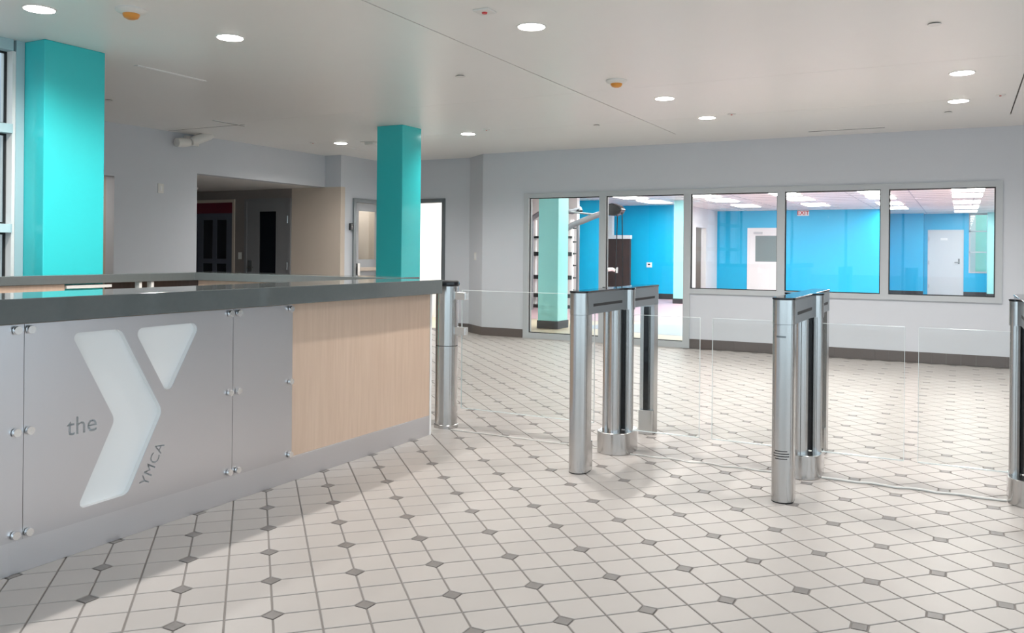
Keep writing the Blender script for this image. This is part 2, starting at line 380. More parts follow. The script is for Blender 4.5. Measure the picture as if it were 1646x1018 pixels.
# baseboards made of tiles
def base_tiles(root, p0, p1, h, proud, z0=0):
    p0, p1 = Vector(p0), Vector(p1); d = p1 - p0; n = max(1, round(d.length/0.153)); e = d.normalized(); nrm = Vector((e.y, -e.x))
    for k in range(n):
        a = p0 + d*(k/n) + e*0.0004; b = p0 + d*((k+1)/n) - e*0.0004
        MB().prism([tuple(a), tuple(b), tuple(b + nrm*proud), tuple(a + nrm*proud)], z0, z0+h).build('base_tile', 'base', root)
for nm, lab, a, b in [('baseboard_back', 'brown tile base below the interior window wall', (-3.205, YW), (4.6, YW)),
                      ('baseboard_window_left', 'brown tile base left of the floor-length windows', (-6.40, YW), (-5.70, YW)),
                      ('baseboard_corner', 'brown tile base on the angled wall', (-6.85, 11.46), (-6.40, YW)),
                      ('baseboard_far', 'brown tile base right of the bright doorway', (-7.28, 11.46), (-6.85, 11.46))]:
    r = empty(nm, ((a[0]+b[0])/2, (a[1]+b[1])/2, 0)); struct(r, lab)
    base_tiles(r, a, b, 0.125, 0.012)

# ---------------- interior windows
F0, F1 = YW-0.022, YW+0.10
def pane(root, x0, x1, z0, z1, y=YW+0.035):
    p = box('pane', x0, x1, y, y+0.008, z0, z1, 'glass', root)
    g = MB(); t = 0.012
    for q in ((x0,x0+t,z0,z1),(x1-t,x1,z0,z1),(x0+t,x1-t,z0,z0+t),(x0+t,x1-t,z1-t,z1)): g.box(q[0], q[1], y-0.012, y, q[2], q[3])
    g.build('gasket', 'gasket', p)
ZT, ZTO, ZB, ZBO, ZL = 2.057, 2.125, 0.795, 0.732, 0.08
w1 = struct(empty('window_1', (-4.45, YW, 0)), 'floor-length pair of interior windows with a grey metal frame')
box('jamb', -5.69, -5.61, F0, F1, 0, ZTO, 'frame', w1); box('mullion', -4.497, -4.404, F0, F1, ZL, ZT, 'frame', w1)
box('jamb', -3.285, -3.192, F0, F1, 0, ZTO, 'frame', w1)
box('head_rail', -5.61, -3.285, F0, F1, ZT, ZTO, 'frame', w1); box('bottom_rail', -5.61, -3.285, F0, F1, 0, ZL, 'frame', w1)
pane(w1, -5.61, -4.497, ZL, ZT); pane(w1, -4.404, -3.285, ZL, ZT)
w2 = struct(empty('window_2', (-1.4, YW, ZBO)), 'row of three interior windows with a grey metal frame')
box('head_rail', -3.192, 0.415, F0, F1, ZT, ZTO, 'frame', w2); box('sill_rail', -3.192, 0.415, F0, F1, ZBO, ZB, 'frame', w2)
for a, b in ((-2.070, -1.976), (-0.861, -0.769), (0.344, 0.415)): box('mullion', a, b, F0, F1, ZB, ZT, 'frame', w2)
for a, b in ((-3.192, -2.070), (-1.976, -0.861), (-0.769, 0.344)): pane(w2, a, b, ZB, ZT)

# ---------------- left exterior window beside the near column
w3 = struct(empty('window_3', (-6.0, 1.5, 0)), 'tall exterior window with pale blue-grey frame left of the near teal column')
box('frame_post', -6.10, -5.975, 3.672, 3.732, 0, CZ, 'palframe', w3)
box('jamb_lining', -6.12, -5.985, 3.650, 3.672, 0.1, CZ-0.08, 'jamb', w3)
for z0, z1 in ((CZ-0.08, CZ), (2.075, 2.14), (1.366, 1.428), (0.0, 0.12)): box('rail', -6.10, -5.975, -4.0, 3.650, z0, z1, 'palframe', w3)
for yy in (2.4, 1.15, -0.1, -1.35, -2.6): box('frame_post', -6.10, -5.975, yy-0.03, yy+0.03, 0.12, CZ-0.08, 'palframe', w3)
for y0, y1 in ((2.43, 3.65), (1.18, 2.37), (-0.07, 1.12), (-1.32, -0.13), (-2.57, -1.38), (-4.0, -2.63)):
    for z0, z1 in ((0.12, 1.366), (1.428, 2.075), (2.14, CZ-0.08)):
        p = box('pane', -6.075, -6.067, y0, y1, z0, z1, 'glass', w3)
        g = MB(); t = 0.014
        for q in ((y0,y0+t,z0,z1),(y1-t,y1,z0,z1),(y0+t,y1-t,z0,z0+t),(y0+t,y1-t,z1-t,z1)): g.box(-6.067, -6.052, q[0], q[1], q[2], q[3])
        g.build('gasket', 'gasket', p)
tag(box('outdoor_wall', -9.2, -9.0, -6.0, 3.84, -0.1, 4.6, 'render'), 'plain grey wall added outside the exterior window at far left to dim the sky', 'wall')  # added wall: greys the panes and holds back the sky on this side
# ---------------- entrance side behind the camera and right-hand wall
w4 = struct(empty('window_4', (-0.7, -4.1, 0)), 'glazed entrance front behind the viewpoint')
for k in range(8):
    x = -6.0 + k*10.6/7; box('frame_post', x-0.03, x+0.03, -4.15, -4.05, 0, CZ, 'frame', w4)
    if k < 7: box('pane', x+0.03, x+10.6/7-0.03, -4.104, -4.096, 0.1, CZ-0.1, 'glass', w4)
for z0, z1 in ((0, 0.1), (CZ-0.1, CZ)): box('rail', -6.0, 4.6, -4.15, -4.05, z0, z1, 'frame', w4)
w5 = struct(empty('window_5', (4.65, 1.0, 0)), 'glazed right-hand side of the lobby outside the view')
for k in range(8):
    y = -4.0 + k*10.0/7; box('frame_post', 4.6, 4.7, y-0.03, y+0.03, 0, CZ, 'frame', w5)
    if k < 7: box('pane', 4.646, 4.654, y+0.03, y+10.0/7-0.03, 0.1, CZ-0.1, 'glass', w5)
for z0, z1 in ((0, 0.1), (CZ-0.1, CZ)): box('rail', 4.6, 4.7, -4.0, 6.0, z0, z1, 'frame', w5)
struct(box('wall_right', 4.6, 4.75, 6.03, YW, 0, CZ, 'wall'), 'light grey right-hand wall outside the view')
struct(box('ground', -40, 45, -45, 45, -0.4, -0.21, 'pave'), 'paved ground outside the building')

# ================================================================ TEAL COLUMNS
tag(box('square_column', -6.14, -5.75, 3.735, 4.215, 0, CZ, 'teal', bevel=0.006), 'glossy turquoise square column beside the exterior window at far left', 'column', 'turquoise lobby columns')
tag(box('square_column', -6.155, -5.785, 8.135, 8.525, 0, CZ, 'teal', bevel=0.006), 'glossy turquoise square column in front of the bright doorway', 'column', 'turquoise lobby columns')

# ================================================================ RECEPTION DESK
YE = 4.885
desk = empty('reception_desk', (-3.36, 2.9, 0), 'reception desk fronted by brushed steel panels, maple veneer and a cut-out white logo', 'desk')
UF = -3.215
box('carcass', -3.52, UF-0.012, 0.9, YE-0.022, 0.0, 0.971, 'darkwood', desk)
box('wood_panel', UF-0.011, UF, 0.9, YE-0.022, 0.135, 0.971, 'maple', desk)
box('end_panel', -3.53, UF+0.003, YE-0.021, YE, 0.0, 0.971, 'white', desk)
box('kick_plate', UF-0.011, UF+0.008, 0.9, 1.962, 0.0, 0.134, 'kick', desk, bevel=0.002)
box('kick_plate', UF-0.011, UF+0.003, 1.964, YE-0.023, 0.0, 0.134, 'kick', desk, bevel=0.002)
P0, P1 = -3.190, -3.187            # sheet faces
for a, b in ((0.93, 1.998), (3.0605, 3.482)):
    box('steel_panel', P0, P1, a, b, 0.136, 0.966, 'plate', desk)
# logo sheet with real cut-outs
logo = empty('logo_tmp', (0, 0, 0))
Yarm = rounded([(2.192,0.915),(2.424,0.915),(2.642,0.529),(2.464,0.194),(2.224,0.189),(2.398,0.530)], [0.022,0.045,0.05,0.045,0.022,0.05])
Ytri = rounded([(2.487,0.912),(2.857,0.914),(2.671,0.592)], [0.028,0.030,0.028])
def text_outline(body, size, origin, ang, shear=0.0, spacing=1.0):
    cu = bpy.data.curves.new('t', 'FONT'); cu.body = body; cu.size = size; cu.space_character = spacing; cu.offset = 0.0035
    to = bpy.data.objects.new('t', cu); COL.objects.link(to)
    dg = bpy.context.evaluated_depsgraph_get(); dg.update()
    crv = to.evaluated_get(dg).to_curve(dg)
    loops = []
    for sp in crv.splines:
        pts = []
        bz = sp.bezier_points; n = len(bz)
        for i in range(n):
            a, b = bz[i], bz[(i+1) % n]
            for k in range(5):
                t = k/5; q = (1-t)**3*a.co + 3*(1-t)**2*t*a.handle_right + 3*(1-t)*t*t*b.handle_left + t**3*b.co
                x, y = q.x + shear*q.y, q.y
                pts.append((origin[0] + x*math.cos(ang) - y*math.sin(ang), origin[1] + x*math.sin(ang) + y*math.cos(ang)))
        loops.append(pts)
    to.evaluated_get(dg).to_curve_clear(); bpy.data.objects.remove(to); bpy.data.curves.remove(cu)
    return loops
the_loops = text_outline('the', 0.105, (2.178, 0.500), 0.0)
ymca_loops = text_outline('YMCA', 0.068, (2.562, 0.203), math.radians(61), spacing=1.06)
def fill_sheet(name, loops, x0, x1, mat, parent):
    cu = bpy.data.curves.new(name, 'CURVE'); cu.dimensions = '2D'; cu.fill_mode = 'BOTH'; cu.extrude = (x1-x0)/2
    org = ORG[parent.name]
    for lp in loops:
        sp = cu.splines.new('POLY'); sp.points.add(len(lp)-1); sp.use_cyclic_u = True
        for p, q in zip(sp.points, lp): p.co = (q[0], q[1], 0, 1)
    to = bpy.data.objects.new(name, cu); COL.objects.link(to)
    dg = bpy.context.evaluated_depsgraph_get(); dg.update()
    me = bpy.data.meshes.new_from_object(to.evaluated_get(dg))
    bpy.data.objects.remove(to); bpy.data.curves.remove(cu)
    xm = (x0+x1)/2
    for v in me.vertices: v.co = Vector((xm + v.co.z - org.x, v.co.x - org.y, v.co.y - org.z))
    me.name = name; me.materials.clear(); me.materials.append(M[mat])
    o = bpy.data.objects.new(name, me); COL.objects.link(o); o.parent = parent; ORG[o.name] = org.copy()
    return o
bpy.data.objects.remove(logo)
rect = [(2.000,0.136),(3.058,0.136),(3.058,0.966),(2.000,0.966)]
lp_ = fill_sheet('logo_panel', [rect, Yarm, Ytri] + the_loops + ymca_loops, P0, P1, 'plate', desk)
lp_['label'] = 'brushed steel panel with the cut-out logo'
box('letter_backing', UF+0.001, UF+0.003, 2.02, 3.04, 0.15, 0.955, 'white', lp_)
def liner(name, loop):            # white side walls of a cut-out between the sheet and the backing
    n = len(loop); V = [(P0, p[0], p[1]) for p in loop] + [(UF+0.003, p[0], p[1]) for p in loop]
    o = mobj(name, V, [(i, (i+1)%n, n+(i+1)%n, n+i) for i in range(n)], 'white', lp_, smooth=True)
liner('letter_return', Yarm); liner('letter_return', Ytri)
for lp in the_loops + ymca_loops: liner('letter_return', lp)
for y in (1.966, 2.019, 3.035, 3.090, 3.462):
    for z in (0.944, 0.553, 0.160):
        MB().lathe((UF, y, z), (1,0,0), [(0.007,0),(0.007,0.030),(0.0155,0.031),(0.0165,0.033),(0.0165,0.044),(0.0155,0.046)], 20).build('standoff_bolt', 'bolt', desk, smooth=True)
# back and far runs of the desk, seen just above the front counter
box('inner_wood_panel', -5.64, -5.60, 0.9, 3.80, 0.0, 1.003, 'maple', desk)
box('far_run_panel', -5.58, -3.60, 4.97, 4.99, 0.0, 1.003, 'maple', desk)
box('back_run_panel', -5.74, -5.72, 4.22, 5.20, 0.0, 1.003, 'darkwood', desk)
for y in (4.42, 4.53): box('divider_post', -5.64, -5.59, y-0.012, y+0.012, 0.0, 1.003, 'offwhite', desk)
box('keyboard_tray', -5.72, -5.59, 3.81, 4.17, 0.972, 0.994, 'offwhite', desk)
ZC0, ZC1 = 0.973, 1.068
# build the U-shaped top from three butted slabs in one mesh
ZR0 = 1.005                       # the back and far runs have a thinner edge
top = MB().prism([(-3.13,0.9),(-3.13,4.885),(-3.572,4.885),(-3.572,0.9)], ZC0, ZC1)
top.prism([(-3.5725,4.93),(-3.5725,5.26),(-5.74,5.26),(-5.74,0.9),(-5.58,0.9),(-5.58,4.93)], ZR0, ZC1)
tag(top.build('counter_worktop', 'solid', bevel=0.003), 'thick charcoal solid-surface worktop on the reception desk', 'worktop')

# ================================================================ SWING GATE POST AT THE COUNTER
gp = empty('swing_gate', (-3.262, 5.155, 0), 'round steel post with black cap and clear swing gate beside the counter end', 'gate')
MB().lathe((-3.262, 5.155, 0), (0,0,1), [(0.087,0),(0.087,0.022),(0.0825,0.026)], 40).build('base_ring', 'steel', gp, smooth=True)
MB().lathe((-3.262, 5.155, 0.0), (0,0,1), [(0.081,0.026),(0.081,0.585)], 40).build('lower_tube', 'steel', gp, smooth=True)
MB().lathe((-3.262, 5.155, 0.0), (0,0,1), [(0.078,0.585),(0.078,0.590)], 40).build('seam', 'dark', gp, smooth=True)
MB().lathe((-3.262, 5.155, 0.0), (0,0,1), [(0.081,0.590),(0.081,1.012)], 40).build('upper_tube', 'steel', gp, smooth=True)
MB().lathe((-3.262, 5.155, 0.0), (0,0,1), [(0.081,1.012),(0.088,1.016),(0.090,1.030),(0.087,1.045),(0.072,1.052)], 40).build('cap', 'black', gp, smooth=True)
for z in (0.945, 0.695):
    box('glass_clamp', -3.186, -3.097, 5.133, 5.177, z-0.028, z+0.028, 'bolt', gp, bevel=0.004)
def glass_leaf(root, x0, x1, y, z0, z1, t=0.010):
    p = box('glass_leaf', x0, x1, y-t/2, y+t/2, z0, z1, 'gateglass', root)
    e = MB(); k = 0.0022
    for q in ((x0-k,x0,z0,z1),(x1,x1+k,z0,z1),(x0,x1,z0-k*2.2,z0),(x0,x1,z1,z1+k)): e.box(q[0], q[1], y-t/2, y+t/2, q[2], q[3])
    e.build('polished_edge_glint', 'edge', p)
glass_leaf(gp, -3.135, -2.12, 5.155, 0.15, 0.985)

# ================================================================ SPEED GATES
def make_gate(cx, label, wings=(-1, 1), vents=True):
    cy = 5.10
    g = empty('speed_gate', (cx, cy, 0), label, 'turnstile', 'speed gates across the lobby')
    r = 0.055; y0, y1 = 4.475, 5.725
    for s, yc in ((1, y0), (-1, y1)):
        # D-shaped post: round outside, flat towards the middle
        a = arc(cx, yc, r, 180, 360, 16) if s == 1 else arc(cx, yc, r, 0, 180, 16)
        d = s*0.062
        pts = a + ([(cx+r-0.004, yc+d), (cx-r+0.004, yc+d)] if s == 1 else [(cx-r+0.004, yc+d), (cx+r-0.004, yc+d)])
        po = MB().prism(pts, 0.006, 0.905).build('post', 'steel', g, smooth=True)
        MB().prism([(p[0]*1.0, p[1]) for p in pts], 0.0, 0.006).build('foot_gasket', 'black', po)
        ya, yb = (yc+d, yc+d+0.022) if s == 1 else (yc+d-0.022, yc+d)
        box('sensor_window', cx-0.018, cx+0.018, ya, yb, 0.17, 0.89, 'blackglass', po)
        yc2 = (yc+d, yc+d+0.030) if s == 1 else (yc+d-0.030, yc+d)
        box('post_foot', cx-r+0.006, cx+r-0.006, yc2[0], yc2[1], 0.0, 0.17, 'steel', po, bevel=0.003)
    # head beam with rounded ends and central bulges
    bp = arc(cx, y0, r, 180, 360, 16) + [(cx+r, cy-0.075)] + arc(cx+0.066, cy, 0.038, -80, 80, 10) + [(cx+r, cy+0.075)] + arc(cx, y1, r, 0, 180, 16) + [(cx-r, cy+0.075)] + arc(cx-0.066, cy, 0.038, 100, 260, 10) + [(cx-r, cy-0.075)]
    head = MB().prism(bp, 0.907, 1.030).build('head_beam', 'steelgrey', g, smooth=True)
    for yc, a0 in ((y0, 180), (y1, 0)):
        sl = arc(cx, yc, r+0.0012, a0, a0+180, 18); pts = sl + [(p[0], p[1]) for p in reversed(arc(cx, yc, r-0.002, a0, a0+180, 18))]
        MB().prism(pts, 0.9065, 1.0303).build('head_end_cap', 'steel', head, smooth=True)
    for sx in (-1, 1):
        MB().lathe((cx+sx*0.068, cy, 0), (0,0,1), [(0.040,0.905),(0.040,1.0302)], 28).build('hinge_cap', 'steel', head, smooth=True)
        for ya, yb in ((4.545, 5.015), (5.185, 5.655)):
            box('indicator_slot', cx+sx*(r-0.002), cx+sx*(r+0.0012), ya, yb, 0.950, 0.966, 'gasket', head)
    big = [(cx + (p[0]-cx)*1.06, cy + (p[1]-cy)*1.004) for p in bp]
    MB().prism(big, 1.031, 1.042).build('top_glass', 'blackglass', g, bevel=0.003)
    # centre mechanism
    ped = rounded([(cx-0.108,cy-0.158),(cx+0.108,cy-0.158),(cx+0.108,cy+0.158),(cx-0.108,cy+0.158)], [0.10]*4, 12)
    MB().prism(ped, 0.0, 0.135).build('pedestal', 'steel', g, smooth=True, bevel=0.003)
    cc = arc(cx, cy-0.07, 0.037, 180, 360, 12) + arc(cx, cy+0.07, 0.037, 0, 180, 12)
    MB().prism(cc, 0.135, 0.907).build('centre_column', 'steel', g, smooth=True)
    for sx in (-1, 1):
        h = MB().lathe((cx+sx*0.076, cy, 0), (0,0,1), [(0.027,0.135),(0.027,0.905)], 24).build('hinge_tube', 'steel', g, smooth=True)
        box('shadow_gap', cx+sx*0.0375, cx+sx*0.049, cy-0.008, cy+0.008, 0.14, 0.90, 'black', g)
        x0, x1 = cx+sx*0.102, cx+sx*0.528
        if sx in wings: glass_leaf(g, min(x0,x1), max(x0,x1), cy, 0.142, 0.870)
    if vents:
        # vent slits near the foot of the outer post
        for z, w in ((0.265, 0.6), (0.252, 0.8), (0.239, 0.8), (0.226, 0.6)):
            sl = arc(cx, y0, r+0.0006, 270-55*w, 270+55*w, 10); pts = sl + list(reversed(arc(cx, y0, r-0.003, 270-55*w, 270+55*w, 10)))
            MB().prism(pts, z-0.0022, z+0.0022).build('vent_slit', 'black', g)
        sl = arc(cx, y0, r+0.0006, 238, 290, 10); MB().prism(sl + list(reversed(arc(cx, y0, r-0.003, 238, 290, 10))), 0.840, 0.849).build('reader_slot', 'steelgrey', g)
    return g
ga = make_gate(-1.932, 'steel speed gate nearest the reception desk, with one clear glass wing', (1,), False)
gb = make_gate(-0.797, '')
gb['label'] = 'middle steel speed gate of the three, standing right of centre'
gc = copy_tree(gb, (1.127, 0, 0)); gc['label'] = 'steel speed gate cut off by the right edge of the picture'
# cables along the floor between the gates
def cable(pts, label, r=0.0035, mat='offwhite'):
    P = [Vector((x, y, r)) for x, y in pts]
    tag(MB().tube(P, r, 8).build('floor_cable', mat, smooth=True), label, 'cable', 'cables on the floor between the gates')
def wav(x0, x1, y, amp, n=14): return [(x0 + (x1-x0)*k/n, y + amp*math.sin(k*1.9)*math.sin(math.pi*k/n)) for k in range(n+1)]
cable(wav(-3.172, -2.045, 5.075, 0.006), 'thin pale cable on the floor between the counter post and the first speed gate')
cable(wav(-1.82, -0.91, 5.03, 0.02), 'thin pale cable on the floor between the two nearest speed gates')
cable(wav(-0.685, 0.218, 5.04, 0.016), 'thin white cable on the floor at right, leading to the cut-off speed gate', 0.006, 'offwhite')

# ================================================================ LOBBY CEILING FIXTURES
def downlight(x, y, label):
    d = empty('downlight', (x, y, CZ), label, 'downlight', 'round lobby downlights')
    seg = 40; ri, ro = 0.088, 0.099
    MB().lathe((x, y, CZ-0.006), (0,0,1), [(ri-0.002, 0.004), (ri-0.002, 0.0), (ro-0.003, 0.0), (ro, 0.006)], seg).build('trim_ring', 'offwhite', d, smooth=True)
    MB().lathe((x, y, CZ-0.0085), (0,0,1), [(0.080,0.0),(ri-0.001,0.0015),(ri-0.001,0.003)], seg).build('lens', 'lamp', d)
    sp = bpy.data.lights.new('beam', 'SPOT'); sp.energy = BEAM; sp.color = (1.0, 0.965, 0.925); sp.spot_size = math.radians(155); sp.spot_blend = 0.9; sp.shadow_soft_size = 0.035
    so = bpy.data.objects.new('beam', sp); COL.objects.link(so); so.parent = d; so.location = (0, 0, -0.02)
for x, y, lab in [(-5.06, 3.25, 'round downlight at the top left corner, near the first turquoise column'),
    (-4.52, 4.285, 'round downlight above the reception desk, second from the left edge'),
    (-2.50, 4.95, 'large round downlight at the top centre of the ceiling'),
    (-2.51, 7.80, 'round downlight in mid ceiling, just past the orange-covered detector'),
    (-2.45, 9.10, 'round downlight above the interior windows, smaller of the close central pair'),
    (-0.005, 7.72, 'nearer of the two round downlights at right'),
    (-0.035, 9.10, 'farther of the two round downlights at right'),
    (-5.48, 9.11, 'small round downlight just right of the far turquoise column'),
    (-7.565, 9.18, 'small round downlight just left of the far turquoise column'),
    (-3.74, 2.95, 'round downlight over the front edge of the desk, above the picture'),
    (-3.74, 0.90, 'round downlight over the near end of the desk, above the picture'),
    (-0.01, 4.95, 'round downlight over the speed gates, above the picture'),
    (2.40, 4.95, 'round downlight right of the picture, by the gates'),
    (2.40, 7.75, 'round downlight right of the picture, by the windows'),
    (2.40, 1.60, 'round downlight right of the viewpoint'),
    (-1.0, -1.8, 'round downlight behind the viewpoint')]:
    downlight(x, y, lab)
def detector(px, py, label):
    p = on_z(px, py, CZ); d = empty('smoke_detector', (p.x, p.y, CZ), label, 'detector', 'covered smoke detectors')
    MB().lathe((p.x, p.y, CZ), (0,0,-1), [(0.092,0),(0.092,0.012),(0.078,0.022),(0.060,0.030)], 32).build('base', 'offwhite', d, smooth=True)
    MB().lathe((p.x, p.y, CZ), (0,0,-1), [(0.050,0.030),(0.048,0.042),(0.040,0.054),(0.022,0.062)], 28).build('dust_cover', 'orange', d, smooth=True)
detector(211, 15, 'smoke detector with orange cover above the reception desk at upper left')
detector(991, 129, 'smoke detector with orange cover in the middle of the ceiling')
p = on_z(779, 17, CZ); d = empty('alarm_sensor', (p.x, p.y, CZ), 'small square white ceiling sensor left of the top centre downlight', 'sensor')
box('housing', p.x-0.055, p.x+0.055, p.y-0.055, p.y+0.055, CZ-0.012, CZ, 'offwhite', d, bevel=0.004)
MB().lathe((p.x, p.y, CZ-0.012), (0,0,-1), [(0.018,0),(0.016,0.008)], 16).build('indicator', 'red', d)
for px, py, lab in [(740, 122, 'small flush sprinkler cover left of the dark ceiling joint'), (959, 201, 'small flush sprinkler cover near the end of the dark ceiling joint'),
                    (1502, 38, 'small flush sprinkler cover at upper right'), (175, 161, 'small flush sprinkler cover right of the near turquoise column'), (1524, 180, 'small flush sprinkler cover behind the right pair of downlights')]:
    p = on_z(px, py, CZ); d = empty('sprinkler_cover', (p.x, p.y, CZ), lab, 'sprinkler', 'flush sprinkler covers')
    MB().lathe((p.x, p.y, CZ-0.006), (0,0,-1), [(0.041,0),(0.041,0.003)], 24).build('plate', 'offwhite', d); MB().lathe((p.x, p.y, CZ), (0,0,-1), [(0.032,0),(0.032,0.006)], 20).build('gap', 'dark', d)
for px, py, lab in [(503, 229, 'tiny white alarm device on the ceiling left of the far column'), (782, 208, 'tiny white alarm device right of the small downlight by the far column'), (1176, 183, 'tiny white alarm device above the interior windows'), (1608, 152, 'tiny white alarm device at the far right of the ceiling')]:
    p = on_z(px, py, CZ); d = empty('alarm_sensor', (p.x, p.y, CZ), lab, 'sensor')
    MB().lathe((p.x, p.y, CZ), (0,0,-1), [(0.045,0),(0.040,0.010)], 20).build('housing', 'offwhite', d, smooth=True); MB().lathe((p.x, p.y, CZ-0.010), (0,0,-1), [(0.010,0),(0.008,0.005)], 10).build('indicator', 'red', d)
p = on_z(596, 228, CZ); d = empty('speaker_box', (p.x, p.y, CZ), 'small ceiling speaker box just left of the far turquoise column', 'speaker')
box('plate', p.x-0.12, p.x+0.12, p.y-0.08, p.y+0.08, CZ-0.006, CZ, 'offwhite', d); box('body', p.x-0.07, p.x+0.07, p.y-0.05, p.y+0.05, CZ-0.045, CZ-0.006, 'offwhite', d, bevel=0.008)
def slot(x0, x1, y0, y1, mat, lab):
    s = empty('slot_diffuser', ((x0+x1)/2, (y0+y1)/2, CZ), lab, 'air vent', 'linear ceiling slots')
    box('slot_trim', x0, x1, y0, y1, CZ-0.004, CZ, 'white', s)
    if x1-x0 < y1-y0: xm = (x0+x1)/2; box('slot_opening', xm-0.007, xm+0.007, y0+0.01, y1-0.01, CZ-0.0055, CZ-0.004, mat, s)
    else: ym = (y0+y1)/2; box('slot_opening', x0+0.01, x1-0.01, ym-0.011, ym+0.011, CZ-0.0055, CZ-0.004, mat, s)
slot(-5.925, -5.875, 4.60, 5.30, 'ceil', 'white linear slot in the ceiling right of the near turquoise column')
slot(-7.83, -7.78, 9.55, 10.05, 'ceil', 'white linear slot in the ceiling by the downlight left of the far column')
slot(-1.64, -0.78, 10.61, 10.65, 'dark', 'dark linear slot in the ceiling above the interior windows')
slot(-7.605, -7.575, 6.95, 7.44, 'dark', 'short dark linear slot in the ceiling above the emergency light')
tag(box('joint_strip', -8.80, -7.50, 7.345, 7.352, CZ-0.0015, CZ, 'dark'), 'thin dark joint line on the ceiling near the left wall', 'joint')

# ================================================================ LEFT WALL FITTINGS
# twin-head light near the ceiling
el = empty('emergency_light', (-8.82, 7.75, 2.60), 'white twin-head emergency light high on the left wall', 'emergency light')
box('wall_plate', -8.82, -8.785, 7.60, 7.82, 2.60, 2.72, 'offwhite', el, bevel=0.008)
c1 = on_x(284, 229, -8.70); c2 = on_x(304, 229, -8.70); c3 = on_x(308, 228, -8.66); c4 = on_x(341, 216, -8.60)
MB().tube([c1, c1.lerp(c2, 0.5), c2], [0.055, 0.060, 0.050], 20).build('lamp_head', 'offwhite', el, smooth=True)
MB().tube([c3, c3.lerp(c4, 0.15), c3.lerp(c4, 0.85), c4], [0.045, 0.060, 0.060, 0.042], 20).build('lamp_head', 'offwhite', el, smooth=True)
MB().tube([Vector((-8.79, c2.y+0.04, 2.655)), c2.lerp(c3, 0.5)], 0.022, 12).build('joint', 'offwhite', el, smooth=True)
p = on_x(258, 303, -8.82); wp = empty('light_switch', (-8.82, p.y, p.z-0.06), 'white wall plate left of the corridor opening', 'switch')
box('plate', -8.82, -8.812, p.y-0.042, p.y+0.042, p.z-0.06, p.z+0.06, 'offwhite', wp, bevel=0.003); box('rocker', -8.812, -8.806, p.y-0.016, p.y+0.016, p.z-0.032, p.z+0.032, 'white', wp)
p = on_y(760.5, 412, 11.28); q = Vector((-6.63, 11.279, 1.19))
ws = empty('light_switch', (q.x, q.y, q.z-0.05), 'white light switch on the angled wall left of the windows', 'switch')
nn = Vector((-0.635, -0.772, 0)); tt = Vector((0.772, -0.635, 0))
def oriented(cen, w, h, t):
    vs = []
    for k in (0, 1):
        for a, b in ((-1,-1),(1,-1),(1,1),(-1,1)): vs.append(cen + tt*(a*w/2) + Vector((0,0,b*h/2)) + nn*(k*t))
    return vs, [(0,1,2,3),(4,5,6,7),(0,1,5,4),(1,2,6,5),(2,3,7,6),(3,0,4,7)]
mobj('plate', *oriented(q, 0.08, 0.115, 0.008), 'offwhite', ws); mobj('rocker', *oriented(q + nn*0.008, 0.032, 0.065, 0.006), 'white', ws)

# ---------------- corridor doors
def frame_on_y(root, x0, x1, z1, y, w, proud, mat, name='door_frame'):
    b = MB().box(x0, x0+w, y-proud, y+0.02, 0, z1).box(x1-w, x1, y-proud, y+0.02, 0, z1).box(x0+w, x1-w, y-proud, y+0.02, z1-w, z1)
    return b.build(name, mat, root)
d1 = struct(empty('door_1', (-10.0, 10.33, 0)), 'grey corridor door with a tall dark glass panel')
frame_on_y(d1, -10.50, -9.50, 2.10, 10.33, 0.05, 0.03, 'doorshade')
gx0, gx1 = -10.18, -9.82
lf = MB().box(-10.45, gx0, 10.315, 10.345, 0.01, 2.05).box(gx1, -9.55, 10.315, 10.345, 0.01, 2.05).box(gx0, gx1, 10.315, 10.345, 1.885, 2.05).box(gx0, gx1, 10.315, 10.345, 0.01, 0.25).build('leaf', 'doorshade', d1)
box('glass_panel', gx0, gx1, 10.325, 10.331, 0.25, 1.885, 'darkglass', lf)
box('lock_plate', -10.42, -10.34, 10.302, 10.315, 0.90, 1.08, 'steel', lf); MB().tube([(-10.38,10.302,0.97),(-10.38,10.25,0.97),(-10.26,10.25,0.97)], 0.011, 8).build('lever', 'steel', lf, smooth=True)
for z in (1.75, 1.0, 0.25): MB().lathe((-9.565, 10.306, z-0.06), (0,0,1), [(0.010,0),(0.010,0.12)], 10).build('hinge', 'steel', lf)
d2 = struct(empty('door_2', (-11.5, 10.33, 0)), 'dark glazed double doors with maroon header at the left of the corridor')
frame_on_y(d2, -12.45, -10.74, 2.10, 10.33, 0.05, 0.02, 'beige')
box('header_panel', -12.40, -10.79, 10.322, 10.34, 1.87, 2.05, 'maroon', d2)
for x0, x1 in ((-12.40, -11.62), (-11.60, -10.79)):
    lf = MB().box(x0, x0+0.13, 10.31, 10.34, 0.01, 1.87).box(x1-0.13, x1, 10.31, 10.34, 0.01, 1.87).box(x0+0.13, x1-0.13, 10.31, 10.34, 1.76, 1.87).box(x0+0.13, x1-0.13, 10.31, 10.34, 1.02, 1.10).box(x0+0.13, x1-0.13, 10.31, 10.34, 0.01, 0.2)
    xm = (x0+x1)/2; lf.box(xm-0.05, xm+0.05, 10.31, 10.34, 1.10, 1.76).box(xm-0.05, xm+0.05, 10.31, 10.34, 0.2, 1.02)
    lf = lf.build('leaf', paint('slate_blue_door', srgb(92, 96, 108), 0.5), d2)
    for a, b in ((x0+0.13, xm-0.05), (xm+0.05, x1-0.13)):
        for z0, z1 in ((0.2, 1.02), (1.10, 1.76)): box('glass_panel', a, b, 10.322, 10.328, z0, z1, 'darkglass', lf)
